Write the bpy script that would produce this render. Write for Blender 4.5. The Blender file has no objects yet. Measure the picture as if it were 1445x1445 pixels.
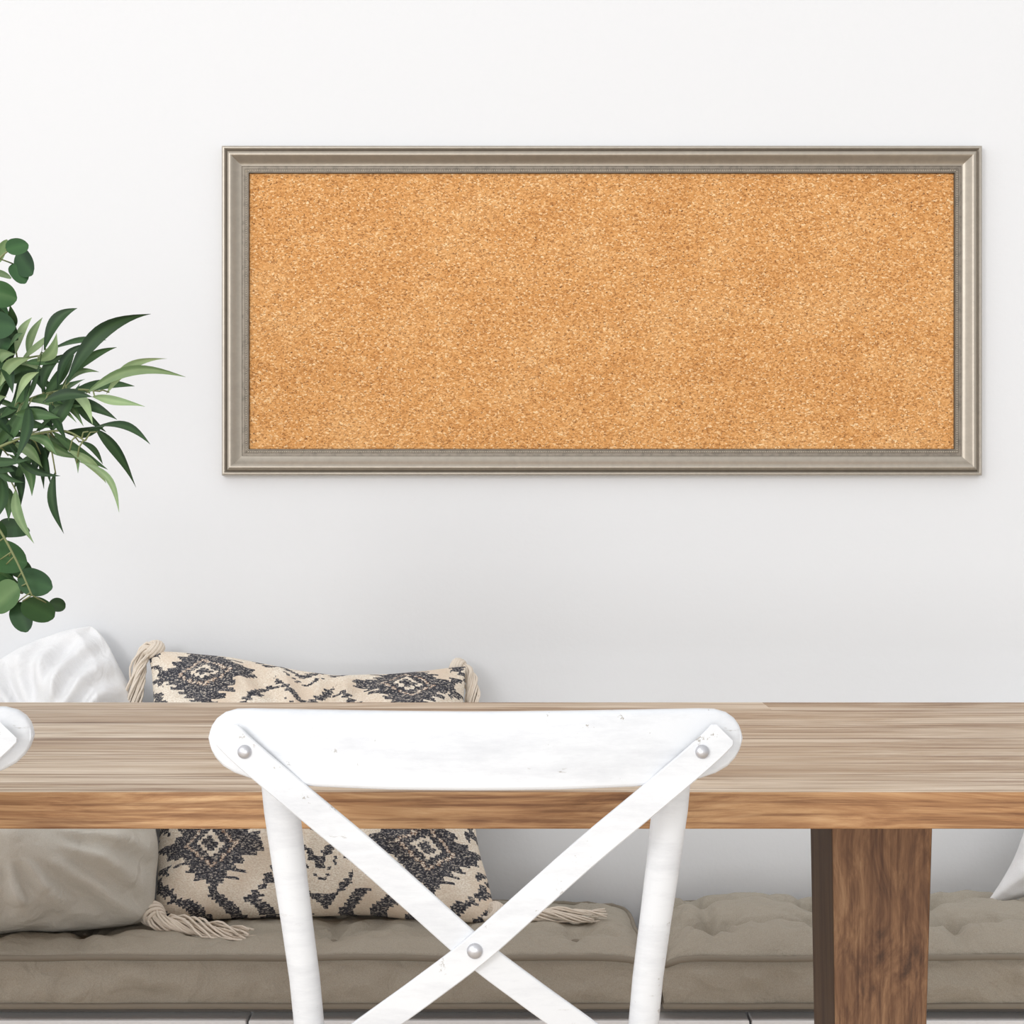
import bpy, math, random
from mathutils import Vector, Matrix, noise
random.seed(7)
S = bpy.context.scene
COL = S.collection
F = 2700.0; CH = 1.01
def P(px, py, Y): return Vector(((px-722.5)*Y/F, Y, CH-(py-722.5)*Y/F))
def srgb(r, g, b):
    f = lambda c: (c/255/12.92) if c/255 <= .04045 else ((c/255+.055)/1.055)**2.4
    return (f(r), f(g), f(b), 1)

# ------------------------------------------------------------------ mesh helpers
class MB:
    def __init__(s): s.v=[]; s.f=[]; s.mi=[]; s.c=[]
    def add(s, vs, fs, mi=0, col=None):
        o=len(s.v); s.v += [Vector(p) for p in vs]; s.f += [tuple(i+o for i in f) for f in fs]; s.mi += [mi]*len(fs)
        if col is not None: s.c += list(col) if isinstance(col,(list,tuple)) and len(col)==len(vs) else [col]*len(vs)
    def box(s, a, b, mi=0):
        x0,y0,z0=a; x1,y1,z1=b
        s.add([(x0,y0,z0),(x1,y0,z0),(x1,y1,z0),(x0,y1,z0),(x0,y0,z1),(x1,y0,z1),(x1,y1,z1),(x0,y1,z1)],
              [(0,3,2,1),(4,5,6,7),(0,1,5,4),(1,2,6,5),(2,3,7,6),(3,0,4,7)], mi)
    def tube(s, pts, rad, n=8, closed=False, col=None, flat=1.0):
        pts=[Vector(p) for p in pts]; m=len(pts)
        if not isinstance(rad,(list,tuple)): rad=[rad]*m
        vs=[]; prev=None
        for i,p in enumerate(pts):
            if closed: t=(pts[(i+1)%m]-pts[i-1]).normalized()
            else: t=(pts[min(i+1,m-1)]-pts[max(i-1,0)]).normalized()
            if prev is None:
                a=Vector((0,1,0)) if abs(t.y)<.9 else Vector((1,0,0))
                nrm=(a-t*a.dot(t)).normalized()
            else: nrm=(prev-t*prev.dot(t)).normalized()
            prev=nrm; b=t.cross(nrm)
            for k in range(n):
                an=2*math.pi*k/n
                vs.append(p+nrm*math.cos(an)*rad[i]*flat+b*math.sin(an)*rad[i])
        fs=[]
        for i in range(m if closed else m-1):
            j=(i+1)%m
            for k in range(n):
                l=(k+1)%n
                fs.append((i*n+k,i*n+l,j*n+l,j*n+k))
        if not closed:
            fs.append(tuple(range(n-1,-1,-1))); fs.append(tuple((m-1)*n+k for k in range(n)))
        s.add(vs, fs, 0, col)
    def lathe(s, prof, c, n=32, axis='z'):
        vs=[]; m=len(prof); c=Vector(c)
        for r,h in prof:
            for k in range(n):
                a=2*math.pi*k/n
                vs.append(c+(Vector((r*math.cos(a),r*math.sin(a),h)) if axis=='z' else Vector((r*math.cos(a),-h,r*math.sin(a)))))
        fs=[(i*n+k,i*n+(k+1)%n,(i+1)*n+(k+1)%n,(i+1)*n+k) for i in range(m-1) for k in range(n)]
        s.add(vs,fs)
    def build(s, name, mats, parent=None, loc=None, smooth=True, bevel=0, seg=2, angle=None):
        me=bpy.data.meshes.new(name)
        org = Vector(loc) if loc is not None else (parent_world(parent) if parent else Vector((0,0,0)))
        me.from_pydata([tuple(v-org) for v in s.v], [], s.f)
        if not isinstance(mats,(list,tuple)): mats=[mats]
        for m in mats: me.materials.append(m)
        for p,i in zip(me.polygons, s.mi): p.material_index=i; p.use_smooth=smooth
        if s.c and len(s.c)==len(s.v):
            at=me.color_attributes.new('tint','FLOAT_COLOR','POINT')
            for i,c in enumerate(s.c):
                at.data[i].color = (c,c,c,1) if not isinstance(c,tuple) else c
        me.validate(); me.update()
        o=bpy.data.objects.new(name, me); COL.objects.link(o)
        if parent: o.parent=parent
        elif loc is not None: o.location=loc
        o['org']=tuple(org)
        if bevel:
            b=o.modifiers.new('bevel','BEVEL'); b.width=bevel; b.segments=seg; b.limit_method='ANGLE'; b.angle_limit=math.radians(40)
        if angle:
            e=o.modifiers.new('es','EDGE_SPLIT'); e.split_angle=math.radians(angle)
        return o
def parent_world(o): return Vector(o['org'])
def thing(name, label, cat, loc, group=None):
    o=bpy.data.objects.new(name,None); COL.objects.link(o); o.location=loc; o['org']=tuple(loc)
    o.empty_display_size=.05
    return tag(o,label,cat,group)
def tag(o,label,cat,group=None):
    o['label']=label; o['category']=cat
    if group: o['group']=group
    return o
def struct(o): o['kind']='structure'; return o

# ------------------------------------------------------------------ materials
def mat(name):
    m=bpy.data.materials.new(name); m.use_nodes=True
    nt=m.node_tree; b=nt.nodes['Principled BSDF']
    return m, nt, b
def N(nt, t, **k):
    n=nt.nodes.new(t)
    for a,v in k.items():
        if a in n.inputs: n.inputs[a].default_value=v
        else: setattr(n,a,v)
    return n
def ramp(nt, stops, fac):
    r=nt.nodes.new('ShaderNodeValToRGB')
    e=r.color_ramp.elements
    while len(e)<len(stops): e.new(.5)
    for el,(p,c) in zip(e,stops): el.position=p; el.color=c
    nt.links.new(fac, r.inputs[0]); return r.outputs[0]
def coords(nt, scale=(1,1,1), rot=(0,0,0)):
    tc=nt.nodes.new('ShaderNodeTexCoord'); mp=nt.nodes.new('ShaderNodeMapping')
    mp.inputs['Scale'].default_value=scale; mp.inputs['Rotation'].default_value=rot
    nt.links.new(tc.outputs['Object'], mp.inputs[0]); return mp.outputs[0]
def noise_n(nt, vec, scale, detail=4, rough=.5, dist=0):
    n=nt.nodes.new('ShaderNodeTexNoise'); n.inputs['Scale'].default_value=scale
    n.inputs['Detail'].default_value=detail; n.inputs['Roughness'].default_value=rough
    n.inputs['Distortion'].default_value=dist
    nt.links.new(vec, n.inputs['Vector']); return n.outputs['Fac']
def bump(nt, b, h, strength, dist=.002):
    n=nt.nodes.new('ShaderNodeBump'); n.inputs['Strength'].default_value=strength; n.inputs['Distance'].default_value=dist
    nt.links.new(h, n.inputs['Height']); nt.links.new(n.outputs[0], b.inputs['Normal'])
def mix(nt, a, c, fac, mode='MIX'):
    n=nt.nodes.new('ShaderNodeMix'); n.data_type='RGBA'; n.blend_type=mode
    for s,v in ((6,a),(7,c)):
        if isinstance(v,tuple): n.inputs[s].default_value=v
        else: nt.links.new(v,n.inputs[s])
    if isinstance(fac,(int,float)): n.inputs[0].default_value=fac
    else: nt.links.new(fac,n.inputs[0])
    return n.outputs[2]
def math_n(nt, op, a, c=None):
    n=nt.nodes.new('ShaderNodeMath'); n.operation=op
    for i,v in ((0,a),(1,c)):
        if v is None: continue
        if isinstance(v,(int,float)): n.inputs[i].default_value=v
        else: nt.links.new(v,n.inputs[i])
    return n.outputs[0]
WHT=(1,1,1,1); BLK=(0,0,0,1)

def wall_mat():
    m,nt,b=mat('wall_plaster'); v=coords(nt)
    b.inputs['Base Color'].default_value=srgb(230,231,233); b.inputs['Roughness'].default_value=.9
    n=noise_n(nt,v,90,5,.55); n2=noise_n(nt,v,14,3)
    bump(nt,b,math_n(nt,'ADD',n,n2),.2,.002); return m
def cork_mat():
    m,nt,b=mat('cork'); v=coords(nt,(1,1,1.5))
    vo=N(nt,'ShaderNodeTexVoronoi',Scale=330.0)
    add=nt.nodes.new('ShaderNodeVectorMath'); add.operation='ADD'
    sc=nt.nodes.new('ShaderNodeVectorMath'); sc.operation='SCALE'; sc.inputs[3].default_value=.007
    cb=nt.nodes.new('ShaderNodeTexNoise'); cb.inputs['Scale'].default_value=180; nt.links.new(v,cb.inputs['Vector'])
    nt.links.new(cb.outputs['Color'],sc.inputs[0]); nt.links.new(v,add.inputs[0]); nt.links.new(sc.outputs[0],add.inputs[1])
    nt.links.new(add.outputs[0],vo.inputs['Vector'])
    sep=nt.nodes.new('ShaderNodeSeparateColor'); nt.links.new(vo.outputs['Color'],sep.inputs[0])
    c=ramp(nt,[(0,srgb(140,88,42)),(.12,srgb(184,124,64)),(.35,srgb(208,147,82)),(.65,srgb(221,161,96)),(.86,srgb(234,181,120)),(1,srgb(252,224,178))],sep.outputs[0])
    big=noise_n(nt,v,6,6,.68)
    c=mix(nt,c,ramp(nt,[(.38,srgb(194,132,70)),(.5,srgb(214,154,90)),(.64,srgb(234,186,128))],big),.24)
    fine=noise_n(nt,v,270,3,.65)
    c=mix(nt,c,ramp(nt,[(.32,srgb(84,50,24)),(.41,WHT),(1,WHT)],fine),.92,'MULTIPLY')
    nt.links.new(c,b.inputs['Base Color']); b.inputs['Roughness'].default_value=.85
    bump(nt,b,sep.outputs[0],.2,.001); return m
def metal_frame(name,c,rough=.38,metal=.75,dark=.9,sc=30,lo=.35,st=(3,1,3)):
    m,nt,b=mat(name); v=coords(nt,st)
    n=noise_n(nt,v,sc,5,.6)
    nt.links.new(mix(nt,c,tuple(x*dark for x in c[:3])+(1,),ramp(nt,[(lo,BLK),(.7,WHT)],n)),b.inputs['Base Color'])
    b.inputs['Metallic'].default_value=metal; b.inputs['Roughness'].default_value=rough; return m
def wood(name, cols, stretch, planks=None, rough=.55, sc=1.0, knots=None, w1=.62, xq=None, fine=None, ff=.8, warp=None, pk=.8):
    m,nt,b=mat(name); v=coords(nt,stretch)
    if planks:
        tc=nt.nodes.new('ShaderNodeTexCoord'); sp=nt.nodes.new('ShaderNodeSeparateXYZ'); nt.links.new(tc.outputs['Object'],sp.inputs[0])
        q=math_n(nt,'FLOOR',math_n(nt,'MULTIPLY',sp.outputs[planks[0]],planks[1]))
        if xq:
            wq=nt.nodes.new('ShaderNodeTexWhiteNoise'); wq.noise_dimensions='1D'; nt.links.new(q,wq.inputs['W'])
            xx=math_n(nt,'FLOOR',math_n(nt,'ADD',math_n(nt,'MULTIPLY',sp.outputs[0],xq),math_n(nt,'MULTIPLY',wq.outputs[0],3.0)))
            q=math_n(nt,'ADD',q,math_n(nt,'MULTIPLY',xx,.37))
        off=math_n(nt,'MULTIPLY',q,7.31)
        cmb=nt.nodes.new('ShaderNodeCombineXYZ'); nt.links.new(off,cmb.inputs[0]); nt.links.new(off,cmb.inputs[2])
        ad=nt.nodes.new('ShaderNodeVectorMath'); ad.operation='ADD'; nt.links.new(v,ad.inputs[0]); nt.links.new(cmb.outputs[0],ad.inputs[1]); v=ad.outputs[0]
    if warp:   # gentle bending of the grain lines
        vw=coords(nt,warp[0]); wn_=nt.nodes.new('ShaderNodeTexNoise'); wn_.inputs['Scale'].default_value=1; wn_.inputs['Detail'].default_value=1
        nt.links.new(vw,wn_.inputs['Vector'])
        sw=nt.nodes.new('ShaderNodeVectorMath'); sw.operation='SCALE'; sw.inputs[3].default_value=warp[1]; nt.links.new(wn_.outputs['Color'],sw.inputs[0])
        aw=nt.nodes.new('ShaderNodeVectorMath'); aw.operation='ADD'; nt.links.new(v,aw.inputs[0]); nt.links.new(sw.outputs[0],aw.inputs[1]); v=aw.outputs[0]
    n1=noise_n(nt,v,1.0*sc,5,.6,.9); n2=noise_n(nt,v,5*sc,6,.7,.3)
    f=math_n(nt,'ADD',math_n(nt,'MULTIPLY',n1,w1),math_n(nt,'MULTIPLY',n2,1-w1))
    c=ramp(nt,[(.34,cols[0]),(.44,cols[1]),(.53,cols[2]),(.64,cols[3])],f)
    if fine:
        vf=coords(nt,fine); nf=noise_n(nt,vf,1,3,.7)
        c=mix(nt,c,ramp(nt,[(.36,srgb(160,132,108)),(.52,WHT),(1,WHT)],nf),ff,'MULTIPLY')
    if planks:
        fr=math_n(nt,'FRACT',math_n(nt,'MULTIPLY',sp.outputs[planks[0]],planks[1]))
        c=mix(nt,c,ramp(nt,[(0,srgb(120,90,62)),(.02,WHT),(.98,WHT),(1,srgb(120,90,62))],fr),.5,'MULTIPLY')
        wn=nt.nodes.new('ShaderNodeTexWhiteNoise'); wn.noise_dimensions='1D'; nt.links.new(q,wn.inputs['W'])
        c=mix(nt,c,ramp(nt,[(0,srgb(216,203,188)),(1,WHT)],wn.outputs[0]),pk,'MULTIPLY')
    if knots:
        vk=coords(nt,knots[0]); vo=N(nt,'ShaderNodeTexVoronoi',Scale=knots[1]); nt.links.new(vk,vo.inputs['Vector'])
        c=mix(nt,c,ramp(nt,[(0,srgb(80,52,32)),(.035,srgb(150,110,78)),(.07,WHT),(1,WHT)],vo.outputs['Distance']),.7,'MULTIPLY')
    nt.links.new(c,b.inputs['Base Color']); b.inputs['Roughness'].default_value=rough
    bump(nt,b,n2,.2,.002); return m
def paint_mat():
    m,nt,b=mat('distressed_white_paint')
    v=coords(nt,(6,6,26)); n=noise_n(nt,v,2.4,7,.74)
    v2=coords(nt,(1,1,1)); n2=noise_n(nt,v2,62,5,.72); pt=noise_n(nt,v2,10,3)
    a=ramp(nt,[(.645,BLK),(.70,WHT)],n)
    a2=ramp(nt,[(.645,BLK),(.675,WHT)],n2)
    msk=ramp(nt,[(.46,BLK),(.60,WHT)],pt)
    chip=math_n(nt,'MULTIPLY',math_n(nt,'MAXIMUM',a,a2),msk)
    base=mix(nt,srgb(221,223,226),srgb(202,204,208),ramp(nt,[(.46,BLK),(.74,WHT)],noise_n(nt,v,1.3,6,.72)))
    c=mix(nt,base,srgb(160,154,146),chip)
    nt.links.new(c,b.inputs['Base Color']); b.inputs['Roughness'].default_value=.5
    bump(nt,b,math_n(nt,'SUBTRACT',n2,chip),.15,.002); return m
def fabric(name, c1, c2, weave=900, wrinkle=8, ws=.35, rough=.95, bs=.25):
    m,nt,b=mat(name); v=coords(nt)
    n=noise_n(nt,v,weave,2,.6); w=noise_n(nt,v,wrinkle,3,.5,1.0)
    w2=noise_n(nt,v,wrinkle*3,2,.5,1.5)
    nt.links.new(mix(nt,c1,c2,ramp(nt,[(.35,BLK),(.65,WHT)],n)),b.inputs['Base Color'])
    b.inputs['Roughness'].default_value=rough
    h=math_n(nt,'ADD',math_n(nt,'ADD',math_n(nt,'MULTIPLY',n,.02),math_n(nt,'MULTIPLY',w,ws)),math_n(nt,'MULTIPLY',w2,ws*.35))
    bump(nt,b,h,bs,.03); return m
def plain(name,c,rough=.5,metal=0):
    m,nt,b=mat(name); v=coords(nt); n=noise_n(nt,v,40,3)
    nt.links.new(mix(nt,c,tuple(x*.93 for x in c[:3])+(1,),n),b.inputs['Base Color'])
    b.inputs['Roughness'].default_value=rough; b.inputs['Metallic'].default_value=metal; return m
def ikat_mat():
    m,nt,b=mat('ikat_weave'); v=coords(nt); vx=coords(nt,(1,1,2.0))
    at=nt.nodes.new('ShaderNodeAttribute'); at.attribute_name='tint'
    sp=nt.nodes.new('ShaderNodeSeparateColor'); nt.links.new(at.outputs['Color'],sp.inputs[0])
    n=noise_n(nt,vx,240,2,.7); n3=noise_n(nt,vx,330,2,.6); n4=noise_n(nt,v,12,3)
    cream=mix(nt,srgb(246,239,226),srgb(216,200,180),ramp(nt,[(.35,BLK),(.65,WHT)],n3))
    cream=mix(nt,cream,srgb(224,205,184),ramp(nt,[(.45,BLK),(.75,WHT)],n4))
    dark=ramp(nt,[(.42,srgb(46,46,52)),(.54,srgb(82,83,91)),(.66,srgb(198,188,174))],n)
    brown=ramp(nt,[(.42,srgb(104,66,48)),(.6,srgb(176,140,112))],n)
    dark=mix(nt,dark,brown,sp.outputs[1])
    f=math_n(nt,'ADD',sp.outputs[0],math_n(nt,'MULTIPLY',math_n(nt,'SUBTRACT',n3,.5),1.1))
    nt.links.new(mix(nt,cream,dark,ramp(nt,[(.42,BLK),(.62,WHT)],f)),b.inputs['Base Color'])
    b.inputs['Roughness'].default_value=.95; bump(nt,b,n,.6,.003); return m
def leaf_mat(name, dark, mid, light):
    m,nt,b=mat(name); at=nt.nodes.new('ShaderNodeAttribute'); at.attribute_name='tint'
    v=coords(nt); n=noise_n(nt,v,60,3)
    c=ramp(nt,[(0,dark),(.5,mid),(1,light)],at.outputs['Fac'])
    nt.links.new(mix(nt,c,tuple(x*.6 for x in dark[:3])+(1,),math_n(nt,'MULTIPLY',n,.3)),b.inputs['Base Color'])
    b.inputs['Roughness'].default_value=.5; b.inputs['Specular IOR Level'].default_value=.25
    return m

M_wall=wall_mat(); M_cork=cork_mat()
M_fr=metal_frame('champagne_silver',srgb(178,169,156)); M_lip=metal_frame('light_silver_lip',srgb(182,174,162))
M_sh=metal_frame('shoulder_silver',srgb(156,148,136))
M_frd=metal_frame('antiqued_silver',srgb(128,120,110),.5); M_band=metal_frame('streaked_silver_band',srgb(138,129,117),.45,.5,.66,38,.45)
M_edgein=metal_frame('dark_sight_edge',srgb(88,80,70),.5,.3)
M_bead=metal_frame('bead_silver',srgb(176,166,151),.4)
M_top=wood('bleached_table_top',[srgb(148,120,94),srgb(188,165,140),srgb(210,193,172),srgb(230,217,200)],(1.3,9,9),planks=(1,6.2),rough=.6,xq=.45,fine=(3,120,120),pk=.5,warp=((2,5,5),1.0))
M_edge=wood('table_edge_wood',[srgb(122,82,48),srgb(158,114,74),srgb(182,140,97),srgb(203,165,122)],(2.0,8,44),rough=.6,knots=((2.2,3,12),1.3),fine=(5,30,210),ff=.7,warp=((3,3,9),2.4))
M_leg=wood('table_leg_wood',[srgb(80,54,36),srgb(114,80,54),srgb(138,102,71),srgb(164,128,94)],(40,40,2.4),rough=.6,knots=((8,8,3),1.2),fine=(210,210,6),ff=.6,warp=((12,12,4.5),4.0))
M_legshade=wood('table_leg_shaded_side',[srgb(60,44,31),srgb(76,57,41),srgb(90,69,51),srgb(106,83,63)],(30,30,2.2),rough=.65)  # leg wood darkened on the side faces, shade put into the colour
M_paint=paint_mat(); M_rivet=plain('steel_rivet',srgb(196,196,200),.35,.8)
M_taupe=fabric('taupe_canvas',srgb(174,166,152),srgb(160,152,138),700,8,.8,bs=.6)
M_pipe=plain('taupe_piping',srgb(140,131,117),.9)
M_linen=fabric('grey_beige_linen',srgb(212,208,199),srgb(200,196,186),800,6,.8,bs=.7)
M_white=fabric('white_cotton',srgb(238,238,239),srgb(230,230,231),900,5,.8,rough=.7,bs=.6)
M_cream=plain('cream_yarn',srgb(228,216,201),.95)
M_ikat=ikat_mat()
M_bench=plain('bench_white',srgb(246,246,247),.5); M_benchd=plain('bench_shadow_board',srgb(120,112,104),.7)  # seat board's dark tone stands in for the shadow gap below the cushions
M_floor=wood('floor_oak',[srgb(200,184,164),srgb(216,202,184),srgb(228,216,200),srgb(238,229,216)],(1.2,9,9),planks=(1,6.5),rough=.5)
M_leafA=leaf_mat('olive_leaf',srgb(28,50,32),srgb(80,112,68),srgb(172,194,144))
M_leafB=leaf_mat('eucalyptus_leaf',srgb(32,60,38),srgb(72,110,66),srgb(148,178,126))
M_stem=plain('green_stem',srgb(128,136,90),.6)
M_vase=plain('white_ceramic',srgb(232,230,226),.3)

# ------------------------------------------------------------------ setting
WY=3.40
m=MB(); m.box((-4,WY,0),(4,WY+.12,3.0)); w=struct(m.build('wall_back',M_wall,smooth=False))
m=MB(); m.box((-4,-2.5,-.05),(4,WY+.12,0)); struct(m.build('floor',M_floor,smooth=False))

# ------------------------------------------------------------------ cork board
fx0,fx1=(312.5-722.5)/799,(1386.5-722.5)/799
fz1=CH-(205-722.5)/799; fz0=CH-(671-722.5)/799
board=thing('cork_board','wide rectangular cork board in a champagne silver frame hung on the white wall','cork board',((fx0+fx1)/2,WY,fz0))
prof=[(0,0),(0,.0165),(.0006,.0188),(.0018,.0204),(.0034,.0209),(.0048,.0206),(.0060,.0194),(.0068,.0176),(.0080,.0170),(.0090,.0182),(.0102,.0200),(.0118,.0214),(.0138,.0221),(.0158,.0220),(.0180,.0208),(.0205,.0186),(.0235,.0156),(.0265,.0131),(.0295,.0114),(.0325,.0105),(.0345,.0103),(.0352,.0092),(.0395,.0092),(.0400,.0085),(.0445,.0085),(.0450,.0100),(.0462,.0100),(.0475,.008),(.0475,.003)]
cr=[(fx0,fz0,1,1),(fx1,fz0,-1,1),(fx1,fz1,-1,-1),(fx0,fz1,1,-1)]
segm={7:1,8:1,1:2,2:2,3:2,4:2,5:2,9:4,19:4}
for k in range(20,26): segm[k]=3
for k in (26,27): segm[k]=5
m=MB()
for k in range(4):
    a=cr[k]; b=cr[(k+1)%4]
    o0=len(m.v); n=len(prof)
    for ww,h in prof:
        for c in (a,b): m.v.append(Vector((c[0]+c[2]*ww, WY-h, c[1]+c[3]*ww)))
    for i in range(n-1):
        m.f.append((o0+2*i,o0+2*i+1,o0+2*i+3,o0+2*i+2)); m.mi.append(segm.get(i,0))
m.build('frame',[M_fr,M_frd,M_lip,M_band,M_sh,M_edgein],board,smooth=True,angle=32)
m=MB(); e=.046
m.box((fx0+e,WY-.0045,fz0+e),(fx1-e,WY-.0005,fz1-e)); m.build('cork_panel',M_cork,board,smooth=False)
m=MB(); bw=.04225
def bead(c):
    r=.0017; vs=[]
    vs.append(Vector(c)+Vector((0,-r*1.1,0)))
    for k in range(6): vs.append(Vector(c)+Vector((math.cos(k*math.pi/3)*r,0,math.sin(k*math.pi/3)*r)))
    m.add(vs,[(0,1+(k+1)%6,1+k) for k in range(6)])
st=.0040
x=fx0+bw
while x<fx1-bw: bead((x,WY-.0088,fz0+bw)); bead((x,WY-.0088,fz1-bw)); x+=st
z=fz0+bw
while z<fz1-bw: bead((fx0+bw,WY-.0088,z)); bead((fx1-bw,WY-.0088,z)); z+=st
m.build('beading',M_bead,board)

# ------------------------------------------------------------------ table
TZ=.7455; TB=.710; TY0=1.81; TY1=2.66
table=thing('dining_table','long light wood dining table with a thick top in front of the bench','table',(-.42,2.235,0))
m=MB(); m.box((-1.75,TY0,TB),(.95,TY1,TZ)); m.mi=[1,0,1,1,1,1]
m.build('tabletop',[M_top,M_edge],table,smooth=False,bevel=.002)
for cx,dx_ in ((.4145,-.003),(-1.25,0)):
    m=MB()
    a,b_=.0440,.0576
    m.add([(cx-a+dx_,2.15,.06),(cx+a+dx_,2.15,.06),(cx+a+dx_,2.29,.06),(cx-a+dx_,2.29,.06),(cx-b_,2.14,TB),(cx+b_,2.14,TB),(cx+b_,2.30,TB),(cx-b_,2.30,TB)],
          [(0,3,2,1),(4,5,6,7),(0,1,5,4),(1,2,6,5),(2,3,7,6),(3,0,4,7)])
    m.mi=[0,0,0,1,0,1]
    l=m.build('leg',[M_leg,M_legshade],table,smooth=False,bevel=.003)
    m=MB(); m.box((cx-.055,1.93,0),(cx+.055,2.54,.07)); m.build('foot',M_leg,table,smooth=False,bevel=.006)
m=MB(); m.box((-1.2,2.19,.12),(.372,2.23,.22)); m.build('stretcher',M_leg,table,smooth=False,bevel=.004)

# ------------------------------------------------------------------ chair
def chair():
    CX=-.0315
    t=thing('dining_chair','white distressed wooden cross back chair in full view at centre','chair',(CX,1.80,0),'white cross back chairs at the table')
    RY=1.62; BOW=.030; HW=.2305
    def ry(x): return RY+BOW*(x/HW)**2
    sc=1/1652.
    out=[(0,1004,1112),(120,1003.5,1111.5),(220,1003,1109),(280,1003,1105),(315,1003,1100),(338,1004,1093),(355,1009,1084),(366,1017,1073),(373,1027,1062),(376.5,1037,1052),(377.3,1043,1047)]
    def oz(ax):
        for i in range(len(out)-1):
            if ax<=out[i+1][0]:
                f=(ax-out[i][0])/(out[i+1][0]-out[i][0]); return [out[i][j]+f*(out[i+1][j]-out[i][j]) for j in (1,2)]
        return out[-1][1:]
    xs=[o[0] for o in out]; full=[]
    for i in range(len(xs)-1):
        n=8 if xs[i+1]-xs[i]>50 else 3
        full+= [xs[i]+(xs[i+1]-xs[i])*k/n for k in range(n)]
    full.append(xs[-1]); full=[-x for x in reversed(full)]+full[1:]
    m=MB(); vs=[]; th=.016
    def section(hz,er):
        r=min(.0045,hz*.9); hy=th/2*er; r2=min(r,hy*.95); pts=[]
        for cy,cz,a0 in ((1,1,0),(-1,1,90),(-1,-1,180),(1,-1,270)):
            for q in range(5):
                an=math.radians(a0+q*22.5)
                pts.append((cy*(hy-r2)+math.cos(an)*r2, cz*(hz-r)+math.sin(an)*r))
        return pts
    K=20
    for px in full:
        yt,yb=oz(abs(px)); x=px*HW/377.3
        z1=CH-(yt-722.5)*sc; z0=CH-(yb-722.5)*sc; hz=(z1-z0)/2; zc=(z1+z0)/2
        er=1 if abs(px)<372 else .9 if abs(px)<376 else .7
        for yy,zz in section(hz,er): vs.append((CX+x, ry(x)+th/2-yy+zz*.14, zc+zz))
    n=len(full)
    fs=[(i*K+k,i*K+(k+1)%K,(i+1)*K+(k+1)%K,(i+1)*K+k) for i in range(n-1) for k in range(K)]
    fs+=[tuple(range(K)),tuple((n-1)*K+k for k in range(K-1,-1,-1))]
    m.add(vs,fs); m.build('top_rail',M_paint,t,angle=24)
    for s in (-1,1):
        zs=[(.835,.175,1.668,.0150),(.79,.1722,1.664,.0160),(.75,.1690,1.668,.0158),(.70,.1632,1.672,.0148),(.65,.1568,1.676,.0139),(.60,.1508,1.682,.0135),(.55,.1470,1.69,.0134),(.50,.1460,1.70,.015),(.455,.148,1.705,.0165),(.40,.152,1.70,.0165),(.25,.163,1.675,.016),(.10,.177,1.64,.0145),(0,.185,1.62,.0135)]
        m=MB(); m.tube([(CX+s*x,y,z) for z,x,y,r in zs],[r for *_,r in zs],20,flat=.8); m.build('rear_leg',M_paint,t)
    def strap(s, yoff, name='cross_strap'):
        ctl=[(-352,1034,1.6385),(-325,1061,1.6355),(-250,1125,1.631),(-160,1200,1.633),(-80,1271,1.636),(0,1342,1.640),(75,1399,1.647),(150,1453,1.656),(226,1508,1.668)]
        pts=[]
        for i in range(len(ctl)-1):
            p0=ctl[max(i-1,0)];p1=ctl[i];p2=ctl[i+1];p3=ctl[min(i+2,len(ctl)-1)]
            for k in range(5):
                f=k/5; q=[]
                for j in range(3):
                    a,b,c,d=p0[j],p1[j],p2[j],p3[j]
                    q.append(.5*((2*b)+(-a+c)*f+(2*a-5*b+4*c-d)*f*f+(-a+3*b-3*c+d)*f**3))
                pts.append(q)
        pts.append(ctl[-1])
        W=[]
        for i,(dx,py,Y) in enumerate(pts):
            Yo=Y-.0040 + (yoff*max(0,1-abs(i-25)/16))
            W.append(P(670+s*dx,py,Yo))
        m=MB(); vs=[]; hw=.0128; ht=.0026
        for i,p in enumerate(W):
            tg=(W[min(i+1,len(W)-1)]-W[max(i-1,0)]).normalized()
            side=tg.cross(Vector((0,-1,0))).normalized(); nn=side.cross(tg).normalized()
            ee=.8 if i in (0,len(W)-1) else 1
            for a,b in ((-1,-.6),(-.93,-1),(.93,-1),(1,-.6),(1,.6),(.93,1),(-.93,1),(-1,.6)):
                vs.append(p+side*a*hw*ee+nn*b*ht)
        K=8;n=len(W)
        fs=[(i*K+k,i*K+(k+1)%K,(i+1)*K+(k+1)%K,(i+1)*K+k) for i in range(n-1) for k in range(K)]+[tuple(range(K)),tuple((n-1)*K+k for k in range(K-1,-1,-1))]
        m.add(vs,fs); m.build(name,M_paint,t,angle=22)
    strap(1,.0015); strap(-1,-.0045)
    rp=[(345,1061,1.6285),(991,1061,1.6285),(670,1342,1.629),(897,1498,1.660),(443,1498,1.660)]
    for px,py,Y in rp:
        m=MB(); R=.0060 if px!=670 else .0068
        m.lathe([(R*1.02,-.0030),(R,.0008),(R*.92,.0020),(R*.7,.0030),(R*.4,.0036),(.0001,.0038)],P(px,py,Y),20,'y')
        m.build('rivet',M_rivet,t)
    m=MB(); vs=[]; K=40; rings=[(.0,.452),(.8,.452),(.94,.453),(.99,.449),(1,.441),(.99,.430),(.93,.426),(0,.426)]
    for r,z in rings:
        for k in range(K):
            a=2*math.pi*k/K; c,s_=math.cos(a),math.sin(a)
            x=math.copysign(abs(c)**.7,c)*.195; y=math.copysign(abs(s_)**.7,s_)*.195
            x*=1+.12*(y/.195)
            vs.append((CX+x*max(r,.001),1.895+y*max(r,.001),z))
    fs=[(i*K+k,i*K+(k+1)%K,(i+1)*K+(k+1)%K,(i+1)*K+k) for i in range(len(rings)-1) for k in range(K)]
    m.add(vs,fs); m.build('seat',M_paint,t)
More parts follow.
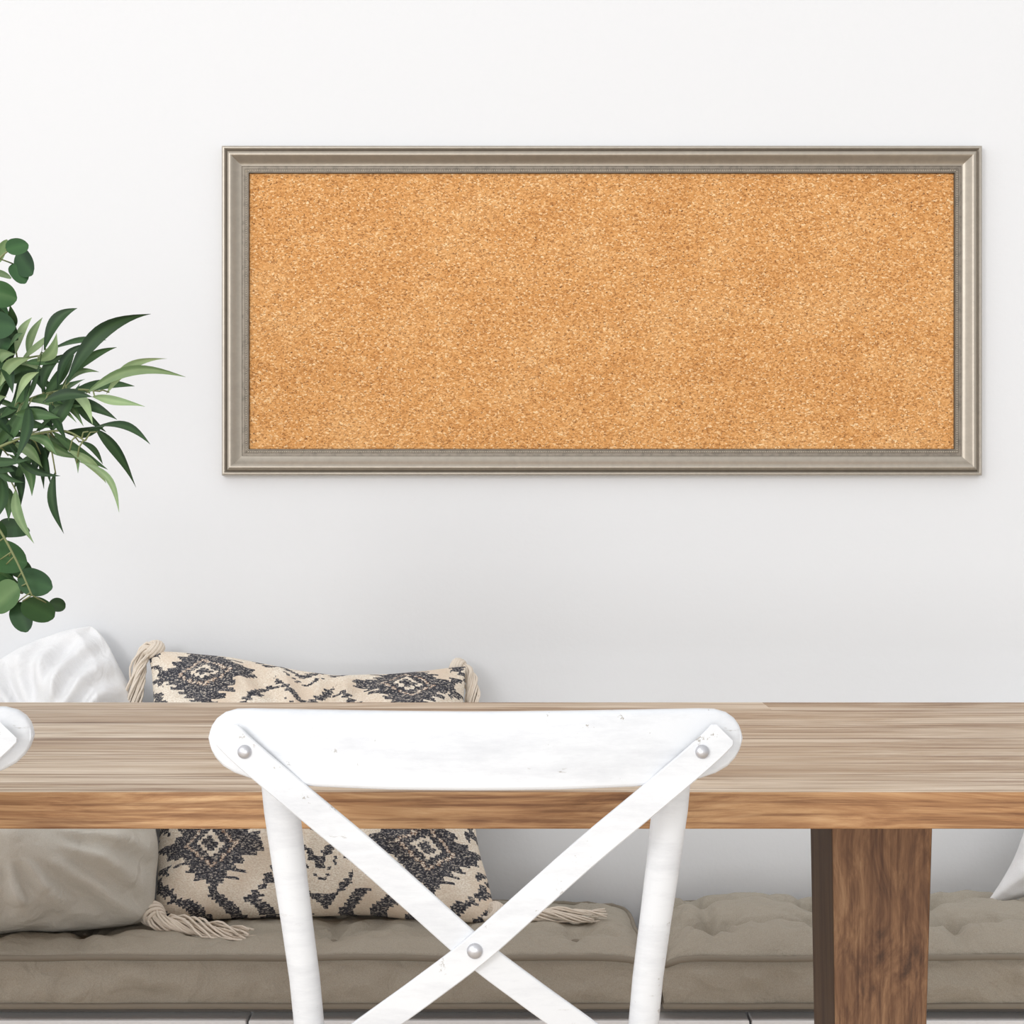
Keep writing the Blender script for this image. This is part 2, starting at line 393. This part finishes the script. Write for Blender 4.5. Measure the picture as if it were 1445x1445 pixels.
    for s in (-1,1):
        m=MB(); m.tube([(CX+s*.168,2.04,.43),(CX+s*.172,2.045,.3),(CX+s*.180,2.055,.1),(CX+s*.185,2.06,0)],[.0175,.0165,.015,.0135],16); m.build('front_leg',M_paint,t)
        m=MB(); m.tube([(CX+s*.168,1.665,.20),(CX+s*.175,1.86,.20),(CX+s*.176,2.05,.20)],.009,10); m.build('stretcher',M_paint,t)
    m=MB(); m.tube([(CX-.172,2.05,.24),(CX,2.05,.24),(CX+.172,2.05,.24)],.009,10); m.build('stretcher',M_paint,t)
    m=MB(); m.tube([(CX-.162,1.67,.24),(CX,1.67,.24),(CX+.162,1.67,.24)],.009,10); m.build('stretcher',M_paint,t)
    return t
ch=chair()
c2=ch.copy(); COL.objects.link(c2); c2.location=(-.6615,1.80,0); c2.rotation_euler=(0,0,math.radians(5))
c2['label']='white distressed wooden chair cut by the left edge, only its rail end showing'
for k in list(ch.children):
    c=k.copy(); COL.objects.link(c); c.parent=c2

# ------------------------------------------------------------------ bench
BY0=2.90
bench=thing('storage_bench','low white storage bench along the wall under the taupe seat cushions','bench',(0,3.15,0))
m=MB(); m.box((-1.902,BY0+.02,.0),(1.863,WY-.002,.248)); m.build('carcass',M_bench,bench,smooth=False)
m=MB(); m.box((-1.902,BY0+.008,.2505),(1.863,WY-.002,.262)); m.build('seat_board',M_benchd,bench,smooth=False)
bx=[-1.902,-1.149,-.396,.357,1.110,1.863]
for i in range(5):
    m=MB(); m.box((bx[i]+.002,BY0-.040,.04),(bx[i+1]-.002,BY0+.02,.2495)); m.build('drawer_front',M_bench,bench,smooth=False,bevel=.002)

def seat_cushion(x0,x1,label,buttons,amp,seed):
    y0,y1=2.875,3.37; zb,zt=.262,.340
    t=thing('seat_cushion',label,'cushion',((x0+x1)/2,(y0+y1)/2,zb),None)
    nx=int((x1-x0)/.007); ny=64
    def top(x,y):
        d=min(math.hypot((x-a),(y-b)) for a,b in buttons)
        h=amp*(1-math.exp(-(d/.050)**2))
        wy=.006*noise.noise(Vector((x*20,seed,4)))
        for by in (3.0,3.20):
            h-=amp*.40*math.exp(-((y-by-wy)/.013)**2)
        dx=min(abs(x-a+.006*noise.noise(Vector((y*20,seed,a)))) for a,b in buttons); h-=amp*.40*math.exp(-(dx/.013)**2)
        bb=min(buttons,key=lambda q:math.hypot(x-q[0],y-q[1])); an=math.atan2(y-bb[1],x-bb[0])
        h+=amp*.26*math.sin(an*7+bb[0]*40)*math.exp(-((d-.035)/.028)**2)
        e=min(x-x0,x1-x,y-y0); ek=min(1,max(0,e)/.05)**.6
        eb=min(1,max(0,y1-y)/.13)**.7
        h*=ek*eb
        h+=(.006*noise.noise(Vector((x*9+seed,y*14,0)))+.006*(1-2*abs(noise.noise(Vector((x*22+seed,y*16,7))))))*ek
        wob=.003*noise.noise(Vector((x*6+seed,y*6,3)))
        sd=min(x-x0,x1-x); wob-=.012*math.exp(-max(0,sd)/.02)
        return zt+h+wob-.024*max(0,(y-y0-.15)/(y1-y0-.15))**1.3
    m=MB(); T={};vs=[];fs=[]
    def edge(x,y):
        return (x+.004*noise.noise(Vector((y*8,seed,1))), y+.004*noise.noise(Vector((x*5,seed,2)))+.0012*noise.noise(Vector((x*19,seed,6))))
    for i in range(nx+1):
        for j in range(ny+1):
            x=x0+(x1-x0)*i/nx; y=y0+(y1-y0)*j/ny; ex,ey=edge(x,y)
            T[i,j]=len(vs); vs.append((ex,ey,top(x,y)))
    for i in range(nx):
        for j in range(ny): fs.append((T[i,j],T[i+1,j],T[i+1,j+1],T[i,j+1]))
    per=[(i,0) for i in range(nx)]+[(nx,j) for j in range(ny)]+[(i,ny) for i in range(nx,0,-1)]+[(0,j) for j in range(ny,0,-1)]
    prev=[T[p] for p in per]; rings=10; loops=[[vs[k] for k in prev]]
    for r in range(1,rings+1):
        f=r/rings; cur=[]
        for q,(i,j) in enumerate(per):
            X,Y,Z=vs[T[i,j]]
            nxn=(-1 if i==0 else 1 if i==nx else 0); nyn=(-1 if j==0 else 0)
            bul=.007*math.sin(math.pi*f)*(1+1.3*noise.noise(Vector((X*9,Y*9,f*2+seed)))+1.0*noise.noise(Vector((X*26,Y*9,f*3+seed))))
            cur.append(len(vs)); vs.append((X+nxn*bul*.6,Y+nyn*bul,Z+(zb+.002-Z)*f))
        L=len(per)
        for q in range(L): fs.append((prev[q],cur[q],cur[(q+1)%L],prev[(q+1)%L]))
        prev=cur
    fs.append(tuple(prev))
    m.add(vs,fs); m.build('cover',M_taupe,t)
    L=[Vector(v) for v in loops[0]]
    m=MB(); m.tube([v+Vector((0,-.005 if v.y<3 else 0,.001)) for v in L[::3]],.0046,8,closed=True); m.build('piping',M_pipe,t)
    m=MB(); m.tube([Vector((v.x,v.y-(.005 if v.y<3 else 0),zb+.0065)) for v in L[::3]],.0046,8,closed=True); m.build('piping',M_pipe,t)
    for a,b in buttons:
        if a<-1.0 or a>1.1: continue
        m=MB(); m.lathe([(.0001,.0045),(.004,.004),(.0075,.002),(.0085,0),(.0085,-.004)],(a,b,top(a,b)+.001),14); m.build('button',M_pipe,t)
    return t
bl=[(-1.42+.19*k,y) for k in range(9) for y in (3.0,3.20)]
br=[(.31+.185*k,y) for k in range(8) for y in (3.0,3.20)]
seat_cushion(-1.55,.203,'flatter taupe seat cushion under the patterned pillow, left of the cushion seam',bl,.015,3)
seat_cushion(.230,1.80,'plump button tufted taupe seat cushion behind the table leg, right of the seam',br,.034,11)

# ------------------------------------------------------------------ pillows
def pillow(m, corners, T, nx, ny, inset, origin, yaw, lean, wr, seed, color=None, zmin=.350, p=2.2, q=.55, rc=0.0, topsag=0.0):
    Mx=Matrix.Translation(origin) @ Matrix.Rotation(yaw,4,'Z') @ Matrix.Rotation(-lean,4,'X')
    BL,BR,TR,TL=[Vector(c) for c in corners]; CC=(BL+BR+TR+TL)/4
    vs=[];fs=[];cols=[];idx={}
    def pos(u,v,side):
        a=(u+1)/2;b=(v+1)/2
        c=(BL*(1-a)+BR*a)*(1-b)+(TL*(1-a)+TR*a)*b
        k=rc*(abs(u)*abs(v))**4
        c=c+(CC-c)*k
        x=c.x-u*abs(u)**3*inset*(1-v*v); z=c.y-v*abs(v)**3*inset*(1-u*u)
        if topsag: z-=topsag*max(0,v)**3*(math.exp(-((u-.25)/.42)**2)-.25*math.exp(-((u+.65)/.25)**2))
        h=T/2*(max(0,1-abs(u)**p)*max(0,1-abs(v)**p))**q
        h*=1+wr*.8*noise.noise(Vector((x*7+seed,z*7,side)))
        e=max(abs(u),abs(v)); ang=math.atan2(v,u)
        env=max(0,1-e)
        h+=wr*.018*math.sin(ang*22+5*noise.noise(Vector((x*6,z*6,seed))))*max(0,e-.35)*env*4
        rg=1-abs(noise.noise(Vector((x*11+z*7+seed,z*4-x*3,side))))*3
        h+=wr*.014*max(-.5,rg)*min(1,env*4)
        x+=wr*.007*noise.noise(Vector((z*12,seed,0)))*abs(u)**4; z+=wr*.010*noise.noise(Vector((x*10,seed,5)))*abs(v)**4
        w=Mx@Vector((x,side*h,z))
        w.z=max(w.z,zmin); w.y=min(w.y,WY-.004)
        return w
    for si,side in enumerate((-1,1)):
        for i in range(nx+1):
            for j in range(ny+1):
                if si==1 and (i in (0,nx) or j in (0,ny)): idx[si,i,j]=idx[0,i,j]; continue
                u=-1+2*i/nx; v=-1+2*j/ny
                uu=math.sin(u*math.pi/2)*.35+u*.65; vv=math.sin(v*math.pi/2)*.35+v*.65
                idx[si,i,j]=len(vs); vs.append(pos(uu,vv,side)); cols.append(color(uu,vv) if color else .5)
        for i in range(nx):
            for j in range(ny):
                f=(idx[si,i,j],idx[si,i+1,j],idx[si,i+1,j+1],idx[si,i,j+1])
                fs.append(f if si==0 else f[::-1])
    m.add(vs,fs,0,cols)
    return Mx

def hsh(i): 
    v=math.sin(i*127.1+3.3)*43758.5453; return v-math.floor(v)
def pattern(u,v):
    x=u*.265; y=(1-v)/2*.50
    x0,y0=x,y
    x+=.007*noise.noise(Vector((x0*9,y0*9,4))); y+=.007*noise.noise(Vector((x0*9,y0*9,14)))
    r=math.floor(y/.0045); x+=(hsh(r)-.5)*.0070; y=(r+.5)*.0045
    x+=.003*noise.noise(Vector((x0*90,y0*90,0)))
    row=lambda b,s: int(math.floor(b/s))
    dark=0; br=0
    for cy in (.065,.385):
        for cx in (-.165,.165):
            a=abs(x-cx); b=abs(y-cy)
            W=.062; H=.070
            k=row(b,.0135); fr=(b/.0135)%1
            reach=.010+.022*hsh(k*3+int(cx*100)+(7 if x>cx else 0)+(13 if y>cy else 0))
            lim=(W*(1-(k*.0135)/H) + (reach if fr<.55 else 0)) if b<H else (.006 if b<H+.016 else -1)
            if k==0: lim=W+.022
            d=a/.026+b/.022
            if a<lim:
                dark=1
                if .60<d<.95: dark=.12
                if 1.55<d<1.80: dark=.5; br=.8
            b2=math.floor(b/.009)*.009
            D=a/.118+b2/.130
            th=.07+.05*hsh(row(b,.018)+5)
            if 1.04<=D<1.04+th and b>.024: dark=.95
            if 1.04+th<=D<1.24 and b>.03 and row(b,.009)%3==0: dark=.85
    a=abs(x)
    if a<.056:
        aq=math.floor(a/.007)*.007
        ph=math.fmod(y+aq*1.0+.03,.074)
        if ph<.016 and a<.050: dark=.95
        if .032<ph<.038 and a<.034: dark=.8
    for cy,sg in ((.172,1),(.278,-1)):
        ax=math.floor(abs(x)/.0055)*.0055
        tri=abs(math.fmod(ax+.0825/2*(1 if sg>0 else 0)+.5,.0825)-.04125)/.04125
        dd=y-cy-(tri-.5)*.040
        if abs(dd)<.0050+.004*hsh(row(ax,.011)): dark=.95
        if .015<dd<.019 and hsh(row(ax,.011)+9)>.35: dark=.8
    if .214<y<.238:
        aa=math.fmod(abs(x)+.5,.044)-.022
        if abs(aa)+abs(y-.226)*1.3<.013: dark=.95
    if abs(x)>.240:
        ph=math.fmod(y,.034)
        if ph<.7*(.265-abs(x))+.004: dark=.95
    if y>.474:
        ph=math.fmod(abs(x)+.5+math.floor((y-.474)/.0045)*.005,.050)
        dark=.95 if ph<.024 else dark*.1
    return (float(dark),float(br),0.0,1.0)
org=Vector((-.297,3.055,.357)); lean=math.radians(34)
pil=thing('patterned_pillow','cream and charcoal woven pillow with geometric motifs and corner tassels','pillow',(-.30,3.08,.355))
C4=[(-.280,-.012),(.282,-.012),(.219,.470),(-.345,.502)]
m=MB(); Mx=pillow(m,C4,.19,420,380,.024,org,0,lean,.6,4,pattern,zmin=.354,rc=.02,topsag=.024)
m.build('cover',M_ikat,pil)
def tassel(path, n, r0, r1, sr, twist, parent, seed, knot=.011):
    rnd=random.Random(seed); m=MB()
    path=[Vector(p) for p in path]; K=16
    def ev(t):
        q=t*(len(path)-1); i=min(int(q),len(path)-2); f=q-i
        a,b,c,d=path[max(i-1,0)],path[i],path[i+1],path[min(i+2,len(path)-1)]
        return .5*((2*b)+(-a+c)*f+(2*a-5*b+4*c-d)*f*f+(-a+3*b-3*c+d)*f**3)
    for s in range(n):
        ph=2*math.pi*s/n+rnd.uniform(-.3,.3); rr=rnd.uniform(.35,1); L=rnd.uniform(.84,1); pts=[]
        for k in range(K+1):
            t=L*k/K; c=ev(t); tg=(ev(min(t+.02,1))-ev(max(t-.02,0))).normalized()
            a=Vector((0,1,0)); a=(a-tg*a.dot(tg)).normalized(); b=tg.cross(a)
            r=(r0+(r1-r0)*t**1.4)*rr*(1+.2*math.sin(t*17+s)); an=ph+twist*t
            w=c+a*math.cos(an)*r+b*math.sin(an)*r
            w.z=max(w.z,.354+sr); w.y=min(w.y,WY-.004)
            pts.append(w)
        m.tube(pts,[sr*(1-.3*k/K) for k in range(K+1)],6)
    o=m.build('tassel',M_cream,parent)
    m=MB()
    for q in range(6):
        cc=ev(.0+.04*q); rr=knot*(1,1.2,1.3,1.25,1.1,.9)[q]
        tg=(ev(.1)-ev(.02)).normalized()
        a=Vector((0,1,0)); a=(a-tg*a.dot(tg)).normalized(); b=tg.cross(a)
        m.tube([cc+a*math.cos(w*math.pi/8)*rr+b*math.sin(w*math.pi/8)*rr+tg*(.004*math.sin(w*math.pi/8)) for w in range(16)],.0034,6,closed=True)
    k=m.build('binding',M_cream,parent)
    k.parent=o
    return o
tassel([P(222,920,3.335),P(207,915,3.325),P(197,938,3.315),P(191,968,3.30),P(187,1005,3.29),P(190,1035,3.28)],24,.011,.016,.0024,6,pil,1,.013)
tassel([P(640,944,3.345),P(655,944,3.335),P(664,960,3.325),P(667,985,3.31),P(667,1015,3.30)],22,.010,.013,.0023,6,pil,2,.012)
tassel([P(210,1284,3.03),P(226,1300,2.99),P(262,1308,2.975),P(305,1318,2.955),P(358,1328,2.935)],30,.012,.021,.0024,7,pil,3,.014)
tassel([P(690,1286,3.05),P(712,1290,3.06),P(755,1292,3.06),P(800,1293,3.06),P(858,1296,3.06)],26,.010,.016,.0022,6,pil,4,.012)

m=MB(); a=math.radians(28); s_=.40
ux=Vector((math.cos(a),math.sin(a))); uy=Vector((-math.sin(a),math.cos(a)))
c4=[(0,0),tuple(ux*s_),tuple(ux*s_+uy*s_),tuple(uy*s_)]
lw=math.radians(18)
TRz=(ux*s_+uy*s_)
ox=P(130,878,3.34).x-TRz.x
pillow(m,c4,.17,130,130,.004,Vector((ox,3.20,.834-TRz.y*math.cos(lw)+.002)),0,lw,1.7,23,None,zmin=.354,rc=.08)
o=m.build('white_pillow',M_white,None,loc=(ox,3.2,.354)); tag(o,'white cotton pillow tipped on its corner at the back left, above the table','pillow')
m=MB()
pillow(m,[(-.25,0),(.25,0),(.24,.335),(-.235,.335)],.20,110,90,.004,Vector((-.797,2.960,.352)),math.radians(12),math.radians(16),1.5,33,None,zmin=.350,p=2.8,q=.5,rc=.10)
o=m.build('linen_pillow',M_linen,None,loc=(-.80,3.0,.350)); tag(o,'plump grey beige linen pillow under the table edge at far left of bench','pillow')
m=MB()
pillow(m,[(0,0),(.40,0),(.41,.30),(.10,.31)],.14,80,70,.035,Vector((.783,3.175,.356)),math.radians(-6),math.radians(22),.9,57,None,zmin=.352)
o=m.build('white_pillow',M_white,None,loc=(.98,3.2,.352)); tag(o,'small white pillow with pointed corner at right edge of the tufted cushion','pillow')

# ------------------------------------------------------------------ vase and branches
VX,VY=-.76,2.30
m=MB(); m.lathe([(.0001,0),(.045,0),(.052,.006),(.070,.05),(.075,.10),(.066,.15),(.044,.19),(.036,.215),(.040,.230),(.036,.230),(.032,.215),(.040,.19),(.061,.15),(.069,.10),(.064,.05),(.045,.012),(.0001,.010)],(VX,VY,TZ),36)
o=m.build('vase',M_vase,None,loc=(VX,VY,TZ)); tag(o,'white ceramic vase on the table holding the green branches','vase')

def leaf(m, base, tip, W, tint, rnd, kind='long', droop=.12, fold=.25):
    base=Vector(base); tip=Vector(tip); d=tip-base; L=d.length; t=d.normalized()
    view=Vector((rnd.uniform(-.6,.6),-1,rnd.uniform(-.3,1.0) if kind=='long' else rnd.uniform(-.2,.35))).normalized()
    side=t.cross(view).normalized(); nn=side.cross(t).normalized()
    n=14; vs=[]; cols=[]; sgn=rnd.choice((-1,1)); tws=rnd.uniform(.3,1.6) if kind=='long' else .2; cv=rnd.uniform(.03,.18) if kind=='long' else .02
    for i in range(n+1):
        f=i/n
        c=base+d*f
        c+=Vector((0,0,1))*droop*L*4*f*(1-f)*.5+side*sgn*L*cv*math.sin(math.pi*f)
        if kind=='long': w=.92*W*max(0.02,math.sin(math.pi*min(1,f**.85)))**.95
        else: w=W*max(.02,1-abs(2*f-1)**2.3)**.55*(1.08-.16*f)
        tw=side*math.cos(tws*(f-.5)*sgn)+nn*math.sin(tws*(f-.5)*sgn)
        for k,a in enumerate((-1,-.5,0,.5,1)):
            vs.append(c+tw*a*w/2+nn*abs(a)*w*fold*.5)
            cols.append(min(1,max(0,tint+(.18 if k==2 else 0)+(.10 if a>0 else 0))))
    fs=[(i*5+k,i*5+k+1,i*5+5+k+1,i*5+5+k) for i in range(n) for k in range(4)]
    m.add(vs,fs,0,cols)

def crv(ctl, n=8):
    out=[]
    for i in range(len(ctl)-1):
        a,b,c,d=ctl[max(i-1,0)],ctl[i],ctl[i+1],ctl[min(i+2,len(ctl)-1)]
        for k in range(n):
            f=k/n; out.append(.5*((2*b)+(-a+c)*f+(2*a-5*b+4*c-d)*f*f+(-a+3*b-3*c+d)*f**3))
    out.append(ctl[-1]); return out
def branch(name,label,cat,start,path,leaves,seed,matl,kind='long',auto=None,group=None):
    rnd=random.Random(seed)
    dx,dy=start
    base=Vector((VX+dx,VY+dy,TZ+.014))
    t=thing(name,label,cat,base,group)
    ctl=[base,Vector((VX+dx*-.3+.0,VY+dy*.3,TZ+.23))]+[P(x,y,Y) for x,y,Y in path]
    pts=crv(ctl); n=len(pts)
    m=MB(); m.tube(pts,[.0028-.0019*i/n for i in range(n)],8)
    f=MB()
    for L in leaves:
        bx_,by_,tx_,ty_,w,tint=L[:6]; Yb=L[6] if len(L)>6 else rnd.uniform(2.26,2.33)
        tb=P(bx_,by_,Yb); tt=P(tx_,ty_,Yb+rnd.uniform(-.05,.04))
        leaf(f,tb,tt,w*2.3/F,tint,rnd,kind,droop=rnd.uniform(0,.22) if kind=='long' else .05,fold=.25 if kind=='long' else .12)
        near=min(pts,key=lambda q:(q-tb).length)
        if kind=='round':
            m.tube([near,tb],[.0009,.0009],5)
        elif (near-tb).length>.004: m.tube([near,(near+tb)/2+Vector((0,0,.003)),tb+(tt-tb)*.05],[.0012,.001,.0009],5)
    if auto:
        i0,i1,step,l0,l1=auto
        for i in range(int(i0*n),int(i1*n),step):
            p=pts[i]; tg=(pts[min(i+1,n-1)]-pts[i-1]).normalized()
            for s in (-1,1):
                ax=tg.cross(Vector((0,-1,0))).normalized()*s
                dr=(tg*rnd.uniform(.3,1.1)+ax*rnd.uniform(.4,1.1)+Vector((0,rnd.uniform(-.6,.5),rnd.uniform(-.25,.15)))).normalized()
                l=rnd.uniform(l0,l1)
                leaf(f,p,p+dr*l,(rnd.uniform(.010,.015) if kind=='long' else l*rnd.uniform(.8,.95)),rnd.choice((.02,.08,.15,.3,.5,.9)),rnd,kind,droop=rnd.uniform(-.05,.2))
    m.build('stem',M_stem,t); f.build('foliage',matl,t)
    return t
G='green branches in the vase'
branch('leafy_branch','upper spray of narrow dark leaves pointing up toward the cork board','branch',(-.02,.01),
  [(-80,600,2.3),(-20,545,2.3),(25,510,2.3),(70,500,2.3)],
  [(62,495,109,435,21,.1),(40,505,60,448,15,.75),(22,500,45,448,14,.9),(0,520,32,470,15,.35),(60,500,150,480,14,.2),(52,510,80,470,18,.7),(0,480,14,430,18,.3),(5,540,70,520,17,.1),(-5,500,18,555,18,.05),(30,515,32,575,15,.05),
   (-20,500,-2,440,22,.2),(-10,530,22,500,20,.6),(35,512,95,512,14,.35),(-15,560,25,530,18,.1),(10,520,-5,580,18,.1),(-15,480,25,455,22,.05),(-20,520,10,475,24,.25),(0,545,45,505,18,.7),(20,515,62,548,14,.08)],11,M_leafA,auto=(.45,.85,3,.055,.08),group=G)
branch('leafy_branch','longest spray of slender leaves reaching furthest right from the vase','branch',(.015,.015),
  [(-90,660,2.31),(-20,600,2.3),(45,562,2.28),(100,550,2.27),(140,552,2.27)],
  [(92,545,213,443,24,.05,2.27),(100,530,165,490,13,.3,2.3),(120,556,262,532,16,.62,2.27),(150,556,236,506,14,.9,2.28),(130,560,205,574,14,.75,2.25),(85,565,190,545,20,.2,2.29),
   (70,570,165,592,20,.08,2.26),(62,558,105,500,17,.25),(30,575,75,612,17,.05),(20,575,55,525,15,.85),(40,570,20,655,18,.05,2.25),
   (-20,600,45,590,19,.1),(0,590,35,545,17,.3),(60,568,130,560,18,.04,2.24),(50,565,120,535,16,.45),(80,562,140,525,13,.6),(20,585,85,590,18,.35,2.25),(-10,600,10,560,20,.6),(0,610,-8,670,22,.15),(-15,580,20,620,22,.05),(10,590,-5,640,22,.35),(70,568,95,625,15,.1),(100,558,150,610,13,.15)],12,M_leafA,auto=(.45,.80,3,.055,.085),group=G)
branch('leafy_branch','lower spray of narrow leaves drooping to the right above the round leaves','branch',(.0,-.018),
  [(-90,680,2.27),(-20,640,2.27),(40,615,2.26),(90,608,2.26),(120,622,2.26)],
  [(120,608,212,627,16,.1,2.26),(135,605,192,688,19,.05,2.26),(105,650,168,723,13,.8,2.27),(95,635,150,682,14,.75,2.26),(80,618,62,690,14,.08),(78,665,90,753,14,.08,2.27),(35,620,72,685,17,.1),
   (10,640,45,700,19,.45),(-5,650,28,720,18,.05),(22,690,48,767,16,.7,2.28),(50,610,100,575,16,.2),(110,622,145,655,11,.3),
   (-10,630,50,640,20,.05),(60,640,20,690,18,.3),(0,670,-10,740,18,.15),(60,612,120,640,16,.4),(90,610,150,600,16,.15),(20,625,60,660,18,.6),(-5,660,15,700,22,.3),(45,618,40,680,16,.05),(-15,640,20,665,24,.1),(-10,680,12,735,20,.4),(75,615,110,668,13,.55)],13,M_leafA,auto=(.45,.8,3,.055,.08),group=G)
branch('eucalyptus_branch','rising eucalyptus stem with round leaves topping the greenery at left edge','branch',(-.012,-.012),
  [(-90,560,2.3),(-60,450,2.3),(-25,395,2.3),(2,362,2.29),(18,350,2.29)],
  [(8,352,40,345,26,.3),(24,356,46,388,34,.05),(18,372,36,400,26,.2),(-5,372,10,338,14,.9),(-22,412,24,422,38,.4),(-32,455,22,462,40,.1),(-12,385,16,392,12,.85),(-35,435,12,442,34,.25),(-30,480,20,492,36,.15)],14,M_leafB,'round',auto=(.5,.62,6,.03,.04),group=G)
branch('eucalyptus_branch','drooping eucalyptus stem with round leaves hanging above the white pillow','branch',(.018,-.005),
  [(-110,690,2.28),(-50,700,2.26),(-10,735,2.25),(20,785,2.25),(45,840,2.25)],
  [(-5,748,42,748,28,.12),(-22,778,38,795,46,.35),(25,815,74,830,38,.12),(28,828,-10,860,42,.6),(32,848,76,872,36,.25),(24,850,38,892,32,.12),(68,852,92,858,20,.12),(0,805,30,838,34,.4),(10,790,44,812,28,.2),(-20,740,5,765,32,.25),(-15,800,12,838,38,.3)],15,M_leafB,'round',auto=(.5,.62,6,.028,.04),group=G)

# ------------------------------------------------------------------ light
wd=bpy.data.worlds.new('world'); S.world=wd; wd.use_nodes=True
nt=wd.node_tree; bg=nt.nodes['Background']; bg.inputs[0].default_value=(.988,.993,1,1)
tc=nt.nodes.new('ShaderNodeTexCoord'); sp=nt.nodes.new('ShaderNodeSeparateXYZ'); nt.links.new(tc.outputs['Generated'],sp.inputs[0])
f=math_n(nt,'ADD',math_n(nt,'MULTIPLY',sp.outputs[0],-.30),math_n(nt,'MULTIPLY',sp.outputs[2],.02))
f=math_n(nt,'ADD',f,1.05); nt.links.new(f,bg.inputs[1])
def area(name,loc,target,size,energy,col=(1,1,1)):
    l=bpy.data.lights.new(name,'AREA'); l.shape='RECTANGLE'; l.size=size[0]; l.size_y=size[1]; l.energy=energy; l.color=col
    o=bpy.data.objects.new(name,l); COL.objects.link(o); o.location=loc
    o.rotation_euler=(Vector(target)-Vector(loc)).to_track_quat('-Z','Y').to_euler(); return o
area('window_light',(-2.8,-2.6,2.5),(.8,3.2,.8),(1.6,1.6),84,(1,1,1))
area('low_fill_light',(-.4,-3.6,.55),(0,3.2,.45),(3.2,.8),62,(1,1,1))

cam=bpy.data.cameras.new('camera'); co=bpy.data.objects.new('camera',cam); COL.objects.link(co)
co.location=(0,0,CH); co.rotation_euler=(math.pi/2,0,0); cam.sensor_width=36; cam.lens=36*F/1445; cam.clip_start=.05
S.camera=co
S.view_settings.view_transform='Standard'
for o in S.objects:
    if 'org' in o: del o['org']
